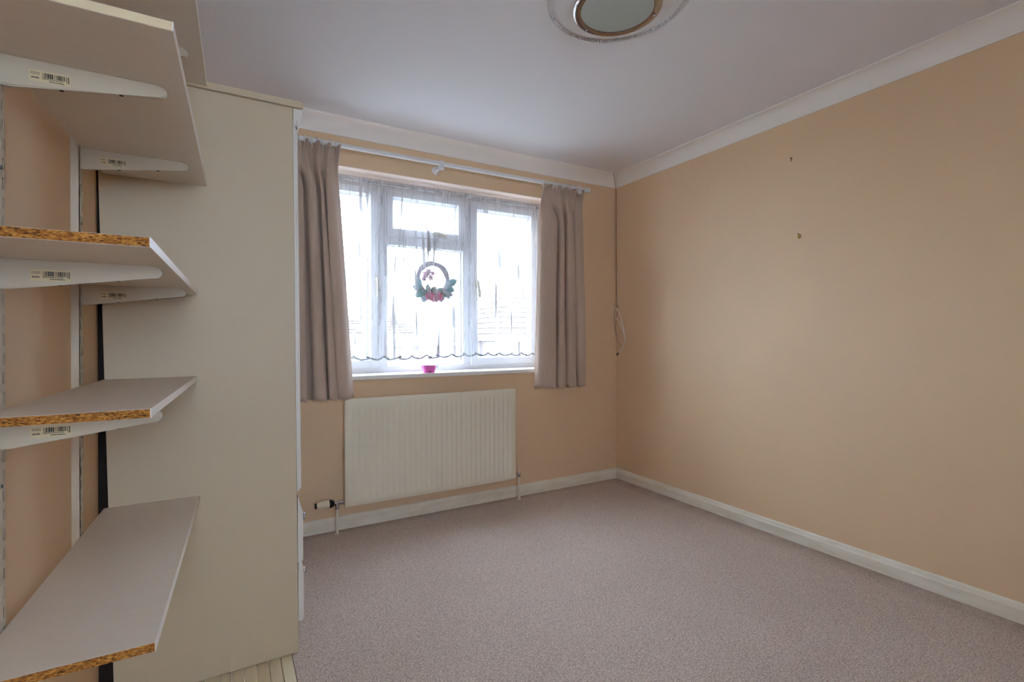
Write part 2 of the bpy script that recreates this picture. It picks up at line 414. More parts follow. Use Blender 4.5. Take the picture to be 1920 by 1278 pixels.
# ------------------------------------------------------------------ window
win = thing('window_1', (1.16, 3.2, 0.895), 'white three-light window with small opening fanlight, overlooking roofs', 'window', kind='structure')
FY0, FY1 = 3.186, 3.25
bm = bmesh.new()
box(bm, OX0, OX0 + .05, FY0, FY1, .893, OZ1, .003); box(bm, OX1 - .05, OX1, FY0, FY1, .893, OZ1, .003)
box(bm, OX0 + .05, OX1 - .05, FY0, FY1, 2.064, OZ1, .003); box(bm, OX0 + .05, OX1 - .05, FY0, FY1, .893, .934, .003)
mesh('outer_frame', bm, M['upvc'], win)
for a, b in ((.838, .898), (1.430, 1.492)):
    bm = bmesh.new(); box(bm, a, b, FY0, FY1, .934, 2.064, .003); mesh('mullion', bm, M['upvc'], win)
bm = bmesh.new(); box(bm, .898, 1.430, FY0, FY1, 1.722, 1.79, .003); mesh('transom', bm, M['upvc'], win)
def sash(x0, x1, z0, z1, gx0, gx1, gz0, gz1, y0=3.166):
    bm = bmesh.new()
    box(bm, x0, gx0 - .012, y0, y0 + .055, z0, z1, .004); box(bm, gx1 + .012, x1, y0, y0 + .055, z0, z1, .004)
    box(bm, gx0 - .012, gx1 + .012, y0, y0 + .055, z0, gz0 - .012, .004); box(bm, gx0 - .012, gx1 + .012, y0, y0 + .055, gz1 + .012, z1, .004)
    s = mesh('sash', bm, M['upvc'], win)
    bead(gx0, gx1, gz0, gz1, y0 + .012, s); pane(gx0, gx1, gz0, gz1, y0 + .034, s)
    return s
def bead(gx0, gx1, gz0, gz1, y, par):
    bm = bmesh.new()
    o = [(gx0 - .013, gz0 - .013), (gx1 + .013, gz0 - .013), (gx1 + .013, gz1 + .013), (gx0 - .013, gz1 + .013)]
    i = [(gx0, gz0), (gx1, gz0), (gx1, gz1), (gx0, gz1)]
    vo = [bm.verts.new((a, y, b)) for a, b in o]; vi = [bm.verts.new((a, y + .016, b)) for a, b in i]; vb = [bm.verts.new((a, y + .03, b)) for a, b in i]
    for k in range(4):
        bm.faces.new((vo[k], vo[(k + 1) % 4], vi[(k + 1) % 4], vi[k])); bm.faces.new((vi[k], vi[(k + 1) % 4], vb[(k + 1) % 4], vb[k]))
    mesh('glazing_bead', bm, M['upvc'], par)
def pane(gx0, gx1, gz0, gz1, y, par):
    bm = bmesh.new(); box(bm, gx0 - .006, gx1 + .006, y, y + .004, gz0 - .006, gz1 + .006)
    mesh('pane', bm, M['glass'], par)
    bm = bmesh.new()
    for a in ((gx0 - .002, gx0 + .003, gz0, gz1), (gx1 - .003, gx1 + .002, gz0, gz1), (gx0, gx1, gz0 - .002, gz0 + .003), (gx0, gx1, gz1 - .003, gz1 + .002)):
        box(bm, a[0], a[1], y - .003, y, a[2], a[3])
    mesh('gasket', bm, M['slot'], par)
sL = sash(.284, .846, .926, 2.072, .348, .773, .988, 2.015)
sR = sash(1.484, 2.042, .926, 2.072, 1.545, 1.970, .988, 2.015)
sF = sash(.892, 1.436, 1.782, 2.072, .941, 1.376, 1.840, 2.020)
bead(.900, 1.428, .960, 1.719, 3.19, win); 
bm = bmesh.new(); box(bm, .896, 1.432, 3.22, 3.224, .955, 1.724); mesh('pane', bm, M['glass'], win)
bm = bmesh.new()
for a in ((.898, .903, .96, 1.719), (1.423, 1.430, .96, 1.719), (.9, 1.428, .958, .963), (.9, 1.428, 1.716, 1.721)): box(bm, a[0], a[1], 3.214, 3.219, a[2], a[3])
mesh('gasket', bm, M['slot'], win)
def handle(x, z, par, tilt):
    bm = bmesh.new(); box(bm, x - .011, x + .011, 3.155, 3.167, z - .026, z + .026, .003)
    lathe(bm, [(.009, -.02), (.009, 0)], (x, 3.157, z + .012), 'Y', 12)
    pts = [(x, 3.138, z + .016), (x + tilt * .3, 3.134, z - .005), (x + tilt, 3.134, z - .055), (x + tilt * 1.3, 3.137, z - .1)]
    tube(bm, spline(pts, 5), .0105, 8)
    autosmooth(mesh('window_handle', bm, M['handle'], par, label='cream lever handle'))
handle(.822, 1.482, sL, .002); handle(1.520, 1.500, sR, .012)
bm = bmesh.new(); box(bm, 1.195, 1.30, 3.155, 3.167, 1.802, 1.816, .003); tube(bm, [(1.19, 3.148, 1.81), (1.22, 3.146, 1.822), (1.275, 3.15, 1.815)], .0095, 8)
autosmooth(mesh('fanlight_stay', bm, M['handle'], sF, label='small cream latch'))
# unseen window added behind the viewer to let in fill daylight
fill_win = thing('fill_window', ((QX0 + QX1) / 2, REAR - .53, QZ0), 'added unseen window behind the viewer, letting in fill daylight', 'window', kind='structure')
bm = bmesh.new()
box(bm, QX0, QX0 + .06, REAR - .56, REAR - .5, QZ0, QZ1, .003); box(bm, QX1 - .06, QX1, REAR - .56, REAR - .5, QZ0, QZ1, .003)
box(bm, QX0 + .06, QX1 - .06, REAR - .56, REAR - .5, QZ0, QZ0 + .06, .003); box(bm, QX0 + .06, QX1 - .06, REAR - .56, REAR - .5, QZ1 - .06, QZ1, .003)
mesh('outer_frame', bm, M['upvc'], fill_win)
bm = bmesh.new(); box(bm, .13, .19, REAR - .56, REAR - .5, QZ0 + .06, QZ1 - .06, .003); mesh('mullion', bm, M['upvc'], fill_win)
for a, b in ((QX0 + .06, .13), (.19, QX1 - .06)):
    bm = bmesh.new(); box(bm, a, b, REAR - .532, REAR - .528, QZ0 + .06, QZ1 - .06); mesh('pane', bm, M['glass'], fill_win)
# sill board
bm = bmesh.new(); box(bm, OX0 - .02, OX1 + .02, 2.985, WY, .868, .894, .005); box(bm, OX0 + .001, OX1 - .001, WY - .002, 3.2, .873, .894)
structure(mesh('trim_sill', bm, M['sill']), 'white gloss window board under the window', 'window sill')

# net curtain
NZ1 = 2.092
nc = thing('net_curtain', (1.16, 3.13, 1.0), 'sheer white net curtain with scalloped lace hem across the window', 'net curtain')
def net_sheet():
    bm = bmesh.new(); NX, NZ = 900, 36; rows = []
    rnd = random.Random(3)
    folds = []
    xx = .30
    while xx < 2.03:
        folds.append((xx, rnd.uniform(.006, .016), rnd.uniform(.5, 1.3), rnd.uniform(-.03, .03))); xx += rnd.uniform(.035, .085)
    for j in range(NZ + 1):
        t = j / NZ; row = []
        for i in range(NX + 1):
            s = i / NX; x = .295 + 1.75 * s
            xo = 0; y = 3.116
            for fx, w, am, dr in folds:
                d = (x - fx - dr * t) / w
                if abs(d) < 4:
                    g = math.exp(-d * d)
                    k = am * min(1, .25 + 1.6 * t)
                    xo += -k * w * 1.9 * d * g * 1.4
                    y += -.012 * k * g
            y += .004 * math.sin(x * 31) + .002 * math.sin(x * 83 + 2 * t)
            # scalloped hem: rounded tongues between sharp notches
            sc = abs(math.sin(math.pi * (x - .3) / .092)) ** .55
            zb = .985 + .026 * (1 - sc) + .006 * math.sin(x * 5)
            z = NZ1 + (zb - NZ1) * t
            row.append(bm.verts.new((x + xo, y, z)))
        rows.append(row)
    quads(bm, rows); return bm
net = mesh('net_sheet', net_sheet(), M['net'], nc, smooth=True)
# corded hem and gathered heading
bm = bmesh.new(); hem = []
me = net.data; org = ORIGIN[nc.name]
last = [me.vertices[len(me.vertices) - 901 + i].co + org for i in range(0, 901, 3)]
tube(bm, last, .0055, 6); mesh('hem_cord', bm, M['tape'] if False else M['leaf_grey'], nc, smooth=True)
bm = bmesh.new(); rows = []
for z, w in ((2.108, .6), (2.092, 1), (2.072, 1.0)):
    rows.append([bm.verts.new((.295 + 1.75 * i / 500, 3.110 + w * .004 * math.sin(i * 1.9) + .003 * math.sin(i * .61), z)) for i in range(501)])
quads(bm, rows); mesh('gathered_heading', bm, M['net'], nc, smooth=True)
bm = bmesh.new(); lathe(bm, [(.006, .262), (.006, 2.06)], (0, 3.124, 2.088), 'X', 10); autosmooth(mesh('net_rod', bm, M['rod'], nc))

# ------------------------------------------------------------------ things outside
bm = bmesh.new(); box(bm, -40, 70, 3.6, 90, -2.9, -2.75)
structure(mesh('garden_ground', bm, M['ground']), 'neutral grey ground of the gardens outside', 'ground')
def house(name, cx, cy, w, d, eave, ridge, rot, label, hip=1.5):
    h = thing(name, (cx, cy, -2.75), label, 'house')
    h.rotation_euler = (0, 0, rot)
    o = Vector((cx, cy, -2.75))
    bm = bmesh.new(); box(bm, cx - w / 2, cx + w / 2, cy - d / 2, cy + d / 2, -2.75, eave - .1); mesh('house_wall', bm, M['brick'], h)
    # tiled roof: each course a stepped slab
    rf = None
    n = 9; W, D = w / 2 + .3, d / 2 + .3
    bm = bmesh.new()
    for k in range(n):
        t0, t1 = k / n, (k + 1) / n
        def ring(t, z): return [(cx - W + hip * t, cy - D * (1 - t), z), (cx + W - hip * t, cy - D * (1 - t), z), (cx + W - hip * t, cy + D * (1 - t), z), (cx - W + hip * t, cy + D * (1 - t), z)]
        z0 = eave + (ridge - eave) * t0; z1 = eave + (ridge - eave) * t1
        hexa(bm, ring(t0, z0) + [tuple(p) for p in ring(min(t1 - .02, .985), z1 - .03)])
    mesh('tiled_roof', bm, M['rooftile'], h)
    bm = bmesh.new(); box(bm, cx - W, cx + W, cy - D - .06, cy - D + .02, eave - .14, eave - .02); mesh('gutter', bm, M['upvc'], h)
    bm = bmesh.new(); box(bm, cx - .4 + w * .2, cx + .4 + w * .2, cy - .3, cy + .3, ridge - .5, ridge + .5); mesh('chimney', bm, M['brick'], h)
    for wx in (-w * .28, w * .22):
        bm = bmesh.new(); box(bm, cx + wx - .75, cx + wx + .75, cy - d / 2 - .05, cy - d / 2 + .03, eave - 1.75, eave - .65)
        g = mesh('house_window', bm, M['upvc'], h)
        for q in (-1, 1):
            bm = bmesh.new(); box(bm, cx + wx + q * .36 - .3, cx + wx + q * .36 + .3, cy - d / 2 - .06, cy - d / 2 - .045, eave - 1.67, eave - .73); mesh('house_pane', bm, M['ext_pane'], g)
    return h
house('neighbour_house', 3.9, 19.0, 6.6, 5.5, .98, 1.95, 0.0, 'neighbouring house with low tiled roof seen through the middle pane', 2.2)
house('neighbour_house', 11.6, 17.5, 6.4, 6.0, 1.06, 2.9, -.12, 'neighbouring house with taller tiled gable seen through the right pane', 1.3)
def tree(x, y, h, r, label):
    t = thing('garden_tree', (x, y, -2.75), label, 'tree', 'trees beyond the window')
    bm = bmesh.new(); tube(bm, [(x, y, -2.75), (x + .05, y, -2.75 + h * .4), (x - .05, y, -2.75 + h * .8)], [.16, .11, .04], 8); mesh('trunk', bm, M['bark'], t)
    bm = bmesh.new(); rnd = random.Random(int(x * 100))
    for _ in range(260):
        v = Vector((rnd.gauss(0, 1), rnd.gauss(0, 1), rnd.gauss(0, 1))).normalized() * r * rnd.uniform(.4, 1)
        c = Vector((x, y, -2.75 + h * .72)) + Vector((v.x, v.y, v.z * 1.25)); s = r * rnd.uniform(.08, .16)
        n = Vector((rnd.gauss(0, 1), rnd.gauss(0, 1), rnd.gauss(0, 1))).normalized(); a = n.orthogonal().normalized() * s; b = n.cross(a).normalized() * s
        vs = [bm.verts.new(c + q) for q in (a, b * .7, -a, -b * .7)]; bm.faces.new(vs); 
    o = mesh('crown', bm, M['foliage'], t); o['kind'] = 'stuff'
tree(3.4, 13.0, 5.0, .75, 'yellow-green leafy tree beyond the left of the middle pane')
tree(11.2, 24.0, 6.2, 1.0, 'dark green treetop beside the gable beyond the right pane')

# ------------------------------------------------------------------ curtain pole and curtains
CY_, RZ = 2.93, 2.212
pole = thing('curtain_pole', (1.25, CY_, RZ), 'white curtain pole with ball finial above the window', 'curtain pole')
bm = bmesh.new(); lathe(bm, [(.0135, .22), (.0135, 2.305)], (0, CY_, RZ), 'X', 20); autosmooth(mesh('pole', bm, M['rod'], pole))
fin = [(.0135, 0), (.018, .004), (.018, .010), (.011, .014), (.017, .022), (.0205, .032), (.019, .042), (.012, .05), (.007, .054), (.0, .056)]
for x0, s in ((2.302, 1), (.222, -1)):
    bm = bmesh.new(); lathe(bm, [(r, s * h) for r, h in fin], (x0, CY_, RZ), 'X', 20); mesh('finial', bm, M['rod'], pole, smooth=True)
for x0 in (1.165, 2.245):
    bm = bmesh.new(); lathe(bm, [(.026, 0), (.026, -.008), (.012, -.016), (.011, -.07), (.016, -.08)], (x0, WY, RZ - .02), 'Y', 18)
    lathe(bm, [(.019, -.014), (.021, -.008), (.021, .008), (.019, .014)], (x0, CY_, RZ), 'X', 18)
    lathe(bm, [(.0, -.016), (.014, -.012), (.0195, 0), (.014, .012), (0, .016)], (x0 - .004, CY_ - .022, RZ - .03), 'Y', 16)
    autosmooth(mesh('pole_bracket', bm, M['rod'], pole), 50)

def curtain(name, label, prof, zt, zb, nf, seed, rings, section):
    """prof(t) -> (xl, xr); section = folds of the hanging cloth as (fraction across, distance towards the room)"""
    rnd = random.Random(seed)
    c = thing(name, ((prof(1)[0] + prof(1)[1]) / 2, CY_, zb), label, 'curtain', 'curtains at the window')
    sec = spline([(a_, b_, 0) for a_, b_ in section], 10); NS = len(sec) - 1
    bm = bmesh.new(); NT = 64; rows = []
    def sm(a_, b_, t): u = min(1, max(0, (t - a_) / (b_ - a_))); return u * u * (3 - 2 * u)
    for j in range(NT + 1):
        t = (j / NT) ** 1.25; z = zt + (zb - zt) * t
        xl, xr = prof(t); row = []
        body = sm(.035, .19, t); full = .78 + .22 * sm(.2, .9, t)
        flare = 1 - sm(.0, .065, t)                    # pleats fan open above the stitched pinch
        for i in range(NS + 1):
            s_ = i / NS; th = 2 * math.pi * nf * s_
            crest = .5 + .5 * math.cos(th)
            yh = -.004 - (.020 + .018 * flare) * (crest ** 1.5 - .42) - flare * .011 * math.cos(3 * th) * crest
            xh = s_ + (.035 * flare / nf) * math.sin(2 * th)
            xb = sec[i].x; yb = sec[i].y * full * (.92 if sec[i].y < 0 else .60)
            wob = .006 * math.sin(2.1 * t + i * .11 + seed) * body
            x = xl + (xr - xl) * (xh * (1 - body) + xb * body) + wob
            y = CY_ + (yh * (1 - body) + yb * body) + .003 * math.sin(9 * t + i * .07) * body
            zz = z - .008 * flare * (1 - crest) + .004 * math.sin(i * .19 + seed) * t
            row.append(bm.verts.new((x, y, zz)))
        rows.append(row)
    quads(bm, rows)
    o = mesh('cloth', bm, M['curtain'], c, smooth=True)
    so = o.modifiers.new('thickness', 'SOLIDIFY'); so.thickness = .003; so.offset = 0
    bm = bmesh.new(); me = o.data; org = ORIGIN[c.name]; n = NS + 1
    edge = NS if name == 'curtain' and seed == 11 else 0
    tube(bm, [me.vertices[j * n + edge].co + org for j in range(NT + 1)], .0030, 6); mesh('side_seam', bm, M['tape'], c, smooth=True)
    bm = bmesh.new(); tube(bm, [me.vertices[(NT - 3) * n + i].co + org + Vector((0, -.0014, 0)) for i in range(0, n)], .0010, 5); mesh('hem_stitch', bm, M['curtain'], c, smooth=True)
    xl, xr = prof(0)
    for i in range(rings):
        x0 = xl + (xr - xl) * (i + .35) / rings + rnd.uniform(-.006, .006)
        bm = bmesh.new(); tl = rnd.uniform(-.45, .45)
        tube(bm, [(x0 + .021 * math.sin(tl) * math.cos(a_), CY_ + .021 * math.cos(tl) * math.cos(a_), RZ - .002 + .022 * math.sin(a_)) for a_ in [2 * math.pi * q / 20 for q in range(20)]], .0030, 6, True)
        tube(bm, [(x0, CY_ - .004, RZ - .022), (x0 + .004, CY_ - .012, RZ - .034), (x0, CY_ - .006, RZ - .046)], .0022, 6)
        mesh('curtain_ring', bm, M['ring'], c, smooth=True)
LSEC = [(0, .03), (.05, -.03), (.2, -.045), (.30, -.035), (.315, -.005), (.32, .078), (.385, .078), (.385, 0), (.40, -.035), (.47, -.05), (.56, -.04), (.575, -.01), (.57, .07), (.61, .07), (.612, -.01), (.63, -.04), (.66, -.046), (.71, -.035), (.72, -.005), (.715, .05), (.735, .055), (.74, -.01), (.76, -.04), (.82, -.045), (.90, -.02), (.97, .03), (1, .055)]
RSEC = [(0, .035), (.02, -.01), (.12, -.036), (.27, -.052), (.345, -.042), (.358, -.01), (.345, .07), (.40, .075), (.395, 0), (.41, -.035), (.46, -.048), (.52, -.038), (.545, -.01), (.55, .07), (.60, .075), (.60, 0), (.615, -.035), (.67, -.048), (.74, -.038), (.755, -.01), (.75, .07), (.80, .07), (.80, 0), (.815, -.035), (.88, -.047), (.96, -.035), (1, .01)]
def left_prof(t):
    z = 2.205 - t * 1.445
    xr = .552 - .012 * max(0, 1 - abs(t - .1) / .1) + (.086 * max(0, (1.95 - z) / 1.19))
    return (.262, xr)
def right_prof(t):
    return (1.918 - .052 * t - .0 , 2.272 + .03 * t)
curtain('curtain', 'taupe pencil-pleat curtain hanging beside the wardrobe', left_prof, 2.206, .772, 5, 11, 9, LSEC)
curtain('curtain', 'taupe pleated curtain hanging nearest the corner with the cable', right_prof, 2.198, .760, 5, 5, 9, RSEC)

# ------------------------------------------------------------------ wreath behind the net
wc = Vector((1.203, 3.176, 1.512))
wr = thing('wreath', wc, 'twig wreath with teal leaves and pink flowers hanging behind the net', 'wreath')
for k in range(5):
    bm = bmesh.new(); pts = []
    for i in range(60):
        a = 2 * math.pi * i / 60; w = 3 * a + k * 2 * math.pi / 5
        rr = .105 + .009 * math.cos(w) + .003 * math.sin(7 * a + k)
        pts.append(wc + Vector((rr * math.cos(a), .007 * math.sin(w) - .001, rr * math.sin(a))))
    tube(bm, pts, .0085, 6, True); mesh('twig', bm, M['twig'], wr, smooth=True)
bm = bmesh.new(); tube(bm, [wc + Vector((.006, 0, .112)), wc + Vector((.006, -.026, .3))], .0032, 6); mesh('hanging_string', bm, M['string'], wr)
def leaf(c, ang, L, W, m, name, cup=.012, yaw=0.0):
    bm = bmesh.new(); rows = []
    d = Vector((math.cos(ang), -.25 + yaw, math.sin(ang))); s = Vector((-math.sin(ang), 0, math.cos(ang)))
    for i in range(7):
        t = i / 6; w = W * math.sin(math.pi * min(1, t * .93 + .07)) ** .8
        p = Vector(c) + d * L * t
        rows.append([bm.verts.new(p + s * w * q + Vector((0, -cup * (1 - abs(q)) + cup * t * t, 0))) for q in (-1, -.5, 0, .5, 1)])
    quads(bm, rows); o = mesh(name, bm, m, wr, smooth=True)
    so = o.modifiers.new('thickness', 'SOLIDIFY'); so.thickness = .001
def ring_pt(deg, r=.106): a = math.radians(deg); return wc + Vector((r * math.cos(a), -.012, r * math.sin(a)))
for deg, ang, L, W, mm in ((-20, 30, .07, .022, 'leaf_teal'), (-30, -20, .055, .02, 'leaf_teal'), (-42, -60, .06, .02, 'leaf_grey'), (-50, -20, .065, .02, 'leaf_grey'),
                           (-58, -95, .06, .022, 'leaf_grey'), (-140, 170, .06, .02, 'leaf_teal'), (-150, 120, .05, .02, 'leaf_teal'), (-128, -150, .07, .022, 'leaf_teal'),
                           (-120, -110, .065, .024, 'leaf_grey'), (-108, 100, .06, .016, 'leaf_green'), (-95, 70, .055, .018, 'leaf_green'), (-85, 110, .05, .018, 'leaf_green'),
                           (-75, 60, .05, .018, 'leaf_green'), (-112, -160, .05, .018, 'leaf_green'), (-68, -10, .05, .018, 'leaf_green'), (-35, 60, .05, .02, 'leaf_grey'), (-145, -120, .05, .018, 'leaf_green')):
    leaf(ring_pt(deg), math.radians(ang), L * 1.15, W * 1.2, M[mm], 'leaf')
for deg, r in ((-90, .128), (-105, .122), (-76, .12)):
    c = ring_pt(deg, r) + Vector((0, -.012, 0))
    for k in range(6): leaf(c, 2 * math.pi * k / 6 + deg, .034, .013, M['petal'], 'petal', .006, -.1)
for x, z, r in ((-.05, .03, .028), (-.03, .05, .024), (-.015, .01, .022), (-.062, .0, .02), (.0, .04, .018)):
    c = wc + Vector((x, 0, z))
    for k in range(5): leaf(c, 2 * math.pi * k / 5 + x * 50, r, r * .4, M['petal_pale'], 'petal', .004)
for p0, p1 in (((-.085, .02), (-.02, .05)), ((-.06, -.07), (-.015, .015)), ((.01, .08), (.03, .02))):
    bm = bmesh.new(); tube(bm, spline([wc + Vector((p0[0], 0, p0[1])), wc + Vector(((p0[0] + p1[0]) / 2 + .01, -.004, (p0[1] + p1[1]) / 2)), wc + Vector((p1[0], 0, p1[1]))], 6), .0016, 5); mesh('blossom_stem', bm, M['twig'], wr)

# small pink tub on the sill
tb = thing('pink_tub', (1.118, 3.03, .894), 'small bright pink plastic tub with wire ears on the sill', 'tub')
bm = bmesh.new(); c0 = (1.118, 3.03)
def rr(hw, hd, z, r=.012):
    pts = []
    for cx_, cy_, a0 in ((hw - r, hd - r, 0), (-hw + r, hd - r, 90), (-hw + r, -hd + r, 180), (hw - r, -hd + r, 270)):
        for q in range(5):
            a = math.radians(a0 + q * 22.5); pts.append(bm.verts.new((c0[0] + cx_ + r * math.cos(a), c0[1] + cy_ + r * math.sin(a), z)))
    return pts
R0 = rr(.036, .022, .894); R1 = rr(.042, .027, .936); R2 = rr(.046, .031, .937); R3 = rr(.046, .031, .941); R4 = rr(.039, .024, .940); R5 = rr(.033, .019, .898)
for A, B in zip((R0, R1, R2, R3, R4), (R1, R2, R3, R4, R5)):
    for i in range(20): bm.faces.new((A[i], A[(i + 1) % 20], B[(i + 1) % 20], B[i]))
bm.faces.new(R0[::-1]); bm.faces.new(R5)
autosmooth(mesh('tub_body', bm, M['pink'], tb), 50)
for s in (-1, 1):
    bm = bmesh.new(); tube(bm, [(c0[0] + s * (.044 + .010 * math.cos(a)), c0[1] - .02, .936 + .012 * math.sin(a)) for a in [2 * math.pi * q / 16 for q in range(16)]], .0016, 6, True); mesh('wire_ear', bm, M['wire'], tb, smooth=True)
bm = bmesh.new(); box(bm, c0[0] - .006, c0[0] + .008, c0[1] - .0245, c0[1] - .022, .9, .905); mesh('front_mark', bm, M['wire'], tb)

# ------------------------------------------------------------------ radiator
rad = thing('radiator', (1.14, 2.945, 0), 'cream ribbed panel radiator below the window', 'radiator')
RX0, RX1, RZ0, RZ1, RYF = .577, 1.703, .152, .767, 2.922
bm = bmesh.new()
NR = 31; xs = [RX0 + .0]; 
prof = [(RX0, .004), (RX0 + .004, 0), (RX0 + .038, 0)]
pitch = (RX1 - RX0 - .076) / NR
for k in range(NR):
    a = RX0 + .038 + k * pitch
    prof += [(a + pitch * .16, 0.0), (a + pitch * .32, .0075), (a + pitch * .62, .0075), (a + pitch * .78, 0.0)]
prof += [(RX1 - .038, 0), (RX1 - .004, 0), (RX1, .004)]
zl = [(RZ0, 0, .004), (RZ0 + .004, 0, 0), (RZ0 + .042, 0, 0), (RZ0 + .058, 1, 0), (RZ1 - .056, 1, 0), (RZ1 - .040, 0, 0), (RZ1 - .004, 0, 0), (RZ1, 0, .004)]
rows = []
for z, g, e in zl: rows.append([bm.verts.new((x, RYF + max(e, d if (d == .004 and abs(x - RX0) < .001 or abs(x - RX1) < .001) else d * g), z)) for x, d in prof])
quads(bm, rows)
autosmooth(mesh('front_panel', bm, M['radiator'], rad), 60)
bm = bmesh.new(); box(bm, RX0, RX1, RYF + .0085, RYF + .026, RZ0, RZ1, .002); mesh('back_panel', bm, M['radiator'], rad)
bm = bmesh.new()
for q in range(46): xx = RX0 + .02 + q * (RX1 - RX0 - .04) / 45; box(bm, xx - .008, xx + .008, RYF + .008, RYF + .02, RZ1 - .0005, RZ1 + .0005)
o = mesh('top_grille', bm, M['radiator'], rad); o['kind'] = 'stuff'
for x in (RX0 + .15, RX1 - .15):
    for z in (RZ0 + .05, RZ1 - .14): bm = bmesh.new(); box(bm, x - .02, x + .02, RYF + .026, WY - .0005, z, z + .07); mesh('wall_bracket', bm, M['radiator'], rad)
# thermostatic valve
PY = 2.952
vz = .178
bm = bmesh.new(); lathe(bm, [(.0, .582), (.008, .582), (.008, .566), (.013, .566), (.013, .552), (.008, .552), (.008, .520), (0, .520)], (0, PY, vz), 'X', 16)
lathe(bm, [(.011, vz - .035), (.012, vz - .02), (.009, vz)], (.537, PY, 0), 'Z', 14)
tv = autosmooth(mesh('thermostatic_valve', bm, M['chrome'], rad))
bm = bmesh.new(); lathe(bm, [(0, .523), (.012, .523), (.021, .512), (.0225, .496), (.0225, .492), (0, .492)], (0, PY, vz), 'X', 24); autosmooth(mesh('valve_collar', bm, M['black'], tv))
bm = bmesh.new(); lathe(bm, [(0, .494), (.0235, .494), (.0235, .478), (.021, .474), (.0155, .432), (.0155, .428), (0, .428)], (0, PY, vz), 'X', 24)
for k in range(14):
    a = 2 * math.pi * k / 14; c, s = math.cos(a), math.sin(a)
    tube(bm, [(.476, PY + .0215 * c, vz + .0215 * s), (.436, PY + .0165 * c, vz + .0165 * s)], .0016, 5)
autosmooth(mesh('valve_knob', bm, M['cream_plastic'], tv))
bm = bmesh.new(); lathe(bm, [(0, .4285), (.0155, .4285), (.0155, .421), (.014, .418), (0, .418)], (0, PY, vz), 'X', 24); autosmooth(mesh('valve_end_cap', bm, M['black'], tv))
for x in (.537, 1.742):
    bm = bmesh.new(); lathe(bm, [(.0085, 0), (.0085, vz - .02)], (x, PY, 0), 'Z', 14); lathe(bm, [(.016, 0), (.016, .004), (.0095, .006)], (x, PY, 0), 'Z', 16); autosmooth(mesh('tail_pipe', bm, M['pipe'], rad))
bm = bmesh.new(); lathe(bm, [(.010, vz - .022), (.0125, vz - .015), (.0125, vz + .004), (.009, vz + .012)], (1.742, PY, 0), 'Z', 14); lathe(bm, [(.008, 1.70), (.008, 1.742)], (0, PY, vz - .005), 'X', 12)
lv = autosmooth(mesh('lockshield_valve', bm, M['chrome'], rad))
bm = bmesh.new(); lathe(bm, [(.008, vz + .010), (.009, vz + .014), (.0085, vz + .042), (.006, vz + .046), (0, vz + .046)], (1.742, PY, 0), 'Z', 14); autosmooth(mesh('valve_cap', bm, M['cream_plastic'], lv))

# ------------------------------------------------------------------ wardrobe
WDY, WDE = 1.915, 2.80
def fx(z): return .2015 + (1.9 - z) * .0075          # front edge leans very slightly
def bx_(z): return -.338 + (1.62 - z) * .0215         # scribed back edge
wd = thing('wardrobe', (-.06, 2.35, 0), 'tall cream wardrobe with plain side panel, standing by the window', 'wardrobe')
zt = 1.935
bm = bmesh.new()
hexa(bm, [(bx_(0), WDY, .0), (fx(0), WDY, .0), (fx(0), WDY + .018, .0), (bx_(0), WDY + .018, .0),
          (bx_(zt), WDY, zt), (fx(zt), WDY, zt), (fx(zt), WDY + .018, zt), (bx_(zt), WDY + .018, zt)])
mesh('side_panel', bm, M['cream_panel'], wd)
bm = bmesh.new()
hexa(bm, [(-.30, WDE - .018, .0), (fx(0), WDE - .018, .0), (fx(0), WDE, .0), (-.30, WDE, .0),
          (-.30, WDE - .018, zt), (fx(zt), WDE - .018, zt), (fx(zt), WDE, zt), (-.30, WDE, zt)])
mesh('side_panel', bm, M['cream_panel'], wd)
bm = bmesh.new(); box(bm, -.29, .195, WDY + .018, WDE - .018, .05, .07); box(bm, -.31, .19, WDY + .018, WDE - .018, 1.90, 1.93); box(bm, -.302, -.294, WDY + .018, WDE - .018, .0, 1.93)
mesh('carcass', bm, M['cream_panel'], wd)
bm = bmesh.new(); box(bm, -.3435, -.303, WDY + .019, WDY + .045, 0.0, 1.93); mesh('gap_shade_strip', bm, M['gap_shade'], wd)  # dark strip added to paint the shade between wardrobe and wall
# top board with rounded edge, then the pelmet moulding below its front
bm = bmesh.new(); prism(bm, [(-.30, 1.936), (.226, 1.936), (.234, 1.940), (.237, 1.947), (.234, 1.954), (.226, 1.958), (-.30, 1.958)], 'Y', WDY - .012, WDE + .01)
autosmooth(mesh('cornice_board', bm, M['cream_panel'], wd))
bm = bmesh.new(); prism(bm, [(.204, 1.936), (.234, 1.936), (.232, 1.915), (.226, 1.898), (.224, 1.875), (.219, 1.852), (.2165, 1.846), (.2165, 1.896), (.204, 1.896)], 'Y', WDY + .004, WDE)
autosmooth(mesh('pelmet_moulding', bm, M['white_trim'], wd))
bm = bmesh.new(); box(bm, .203, .2155, WDY + .003, WDE - .003, 1.874, 1.8955); mesh('door_head_strip', bm, M['white_trim'], wd)
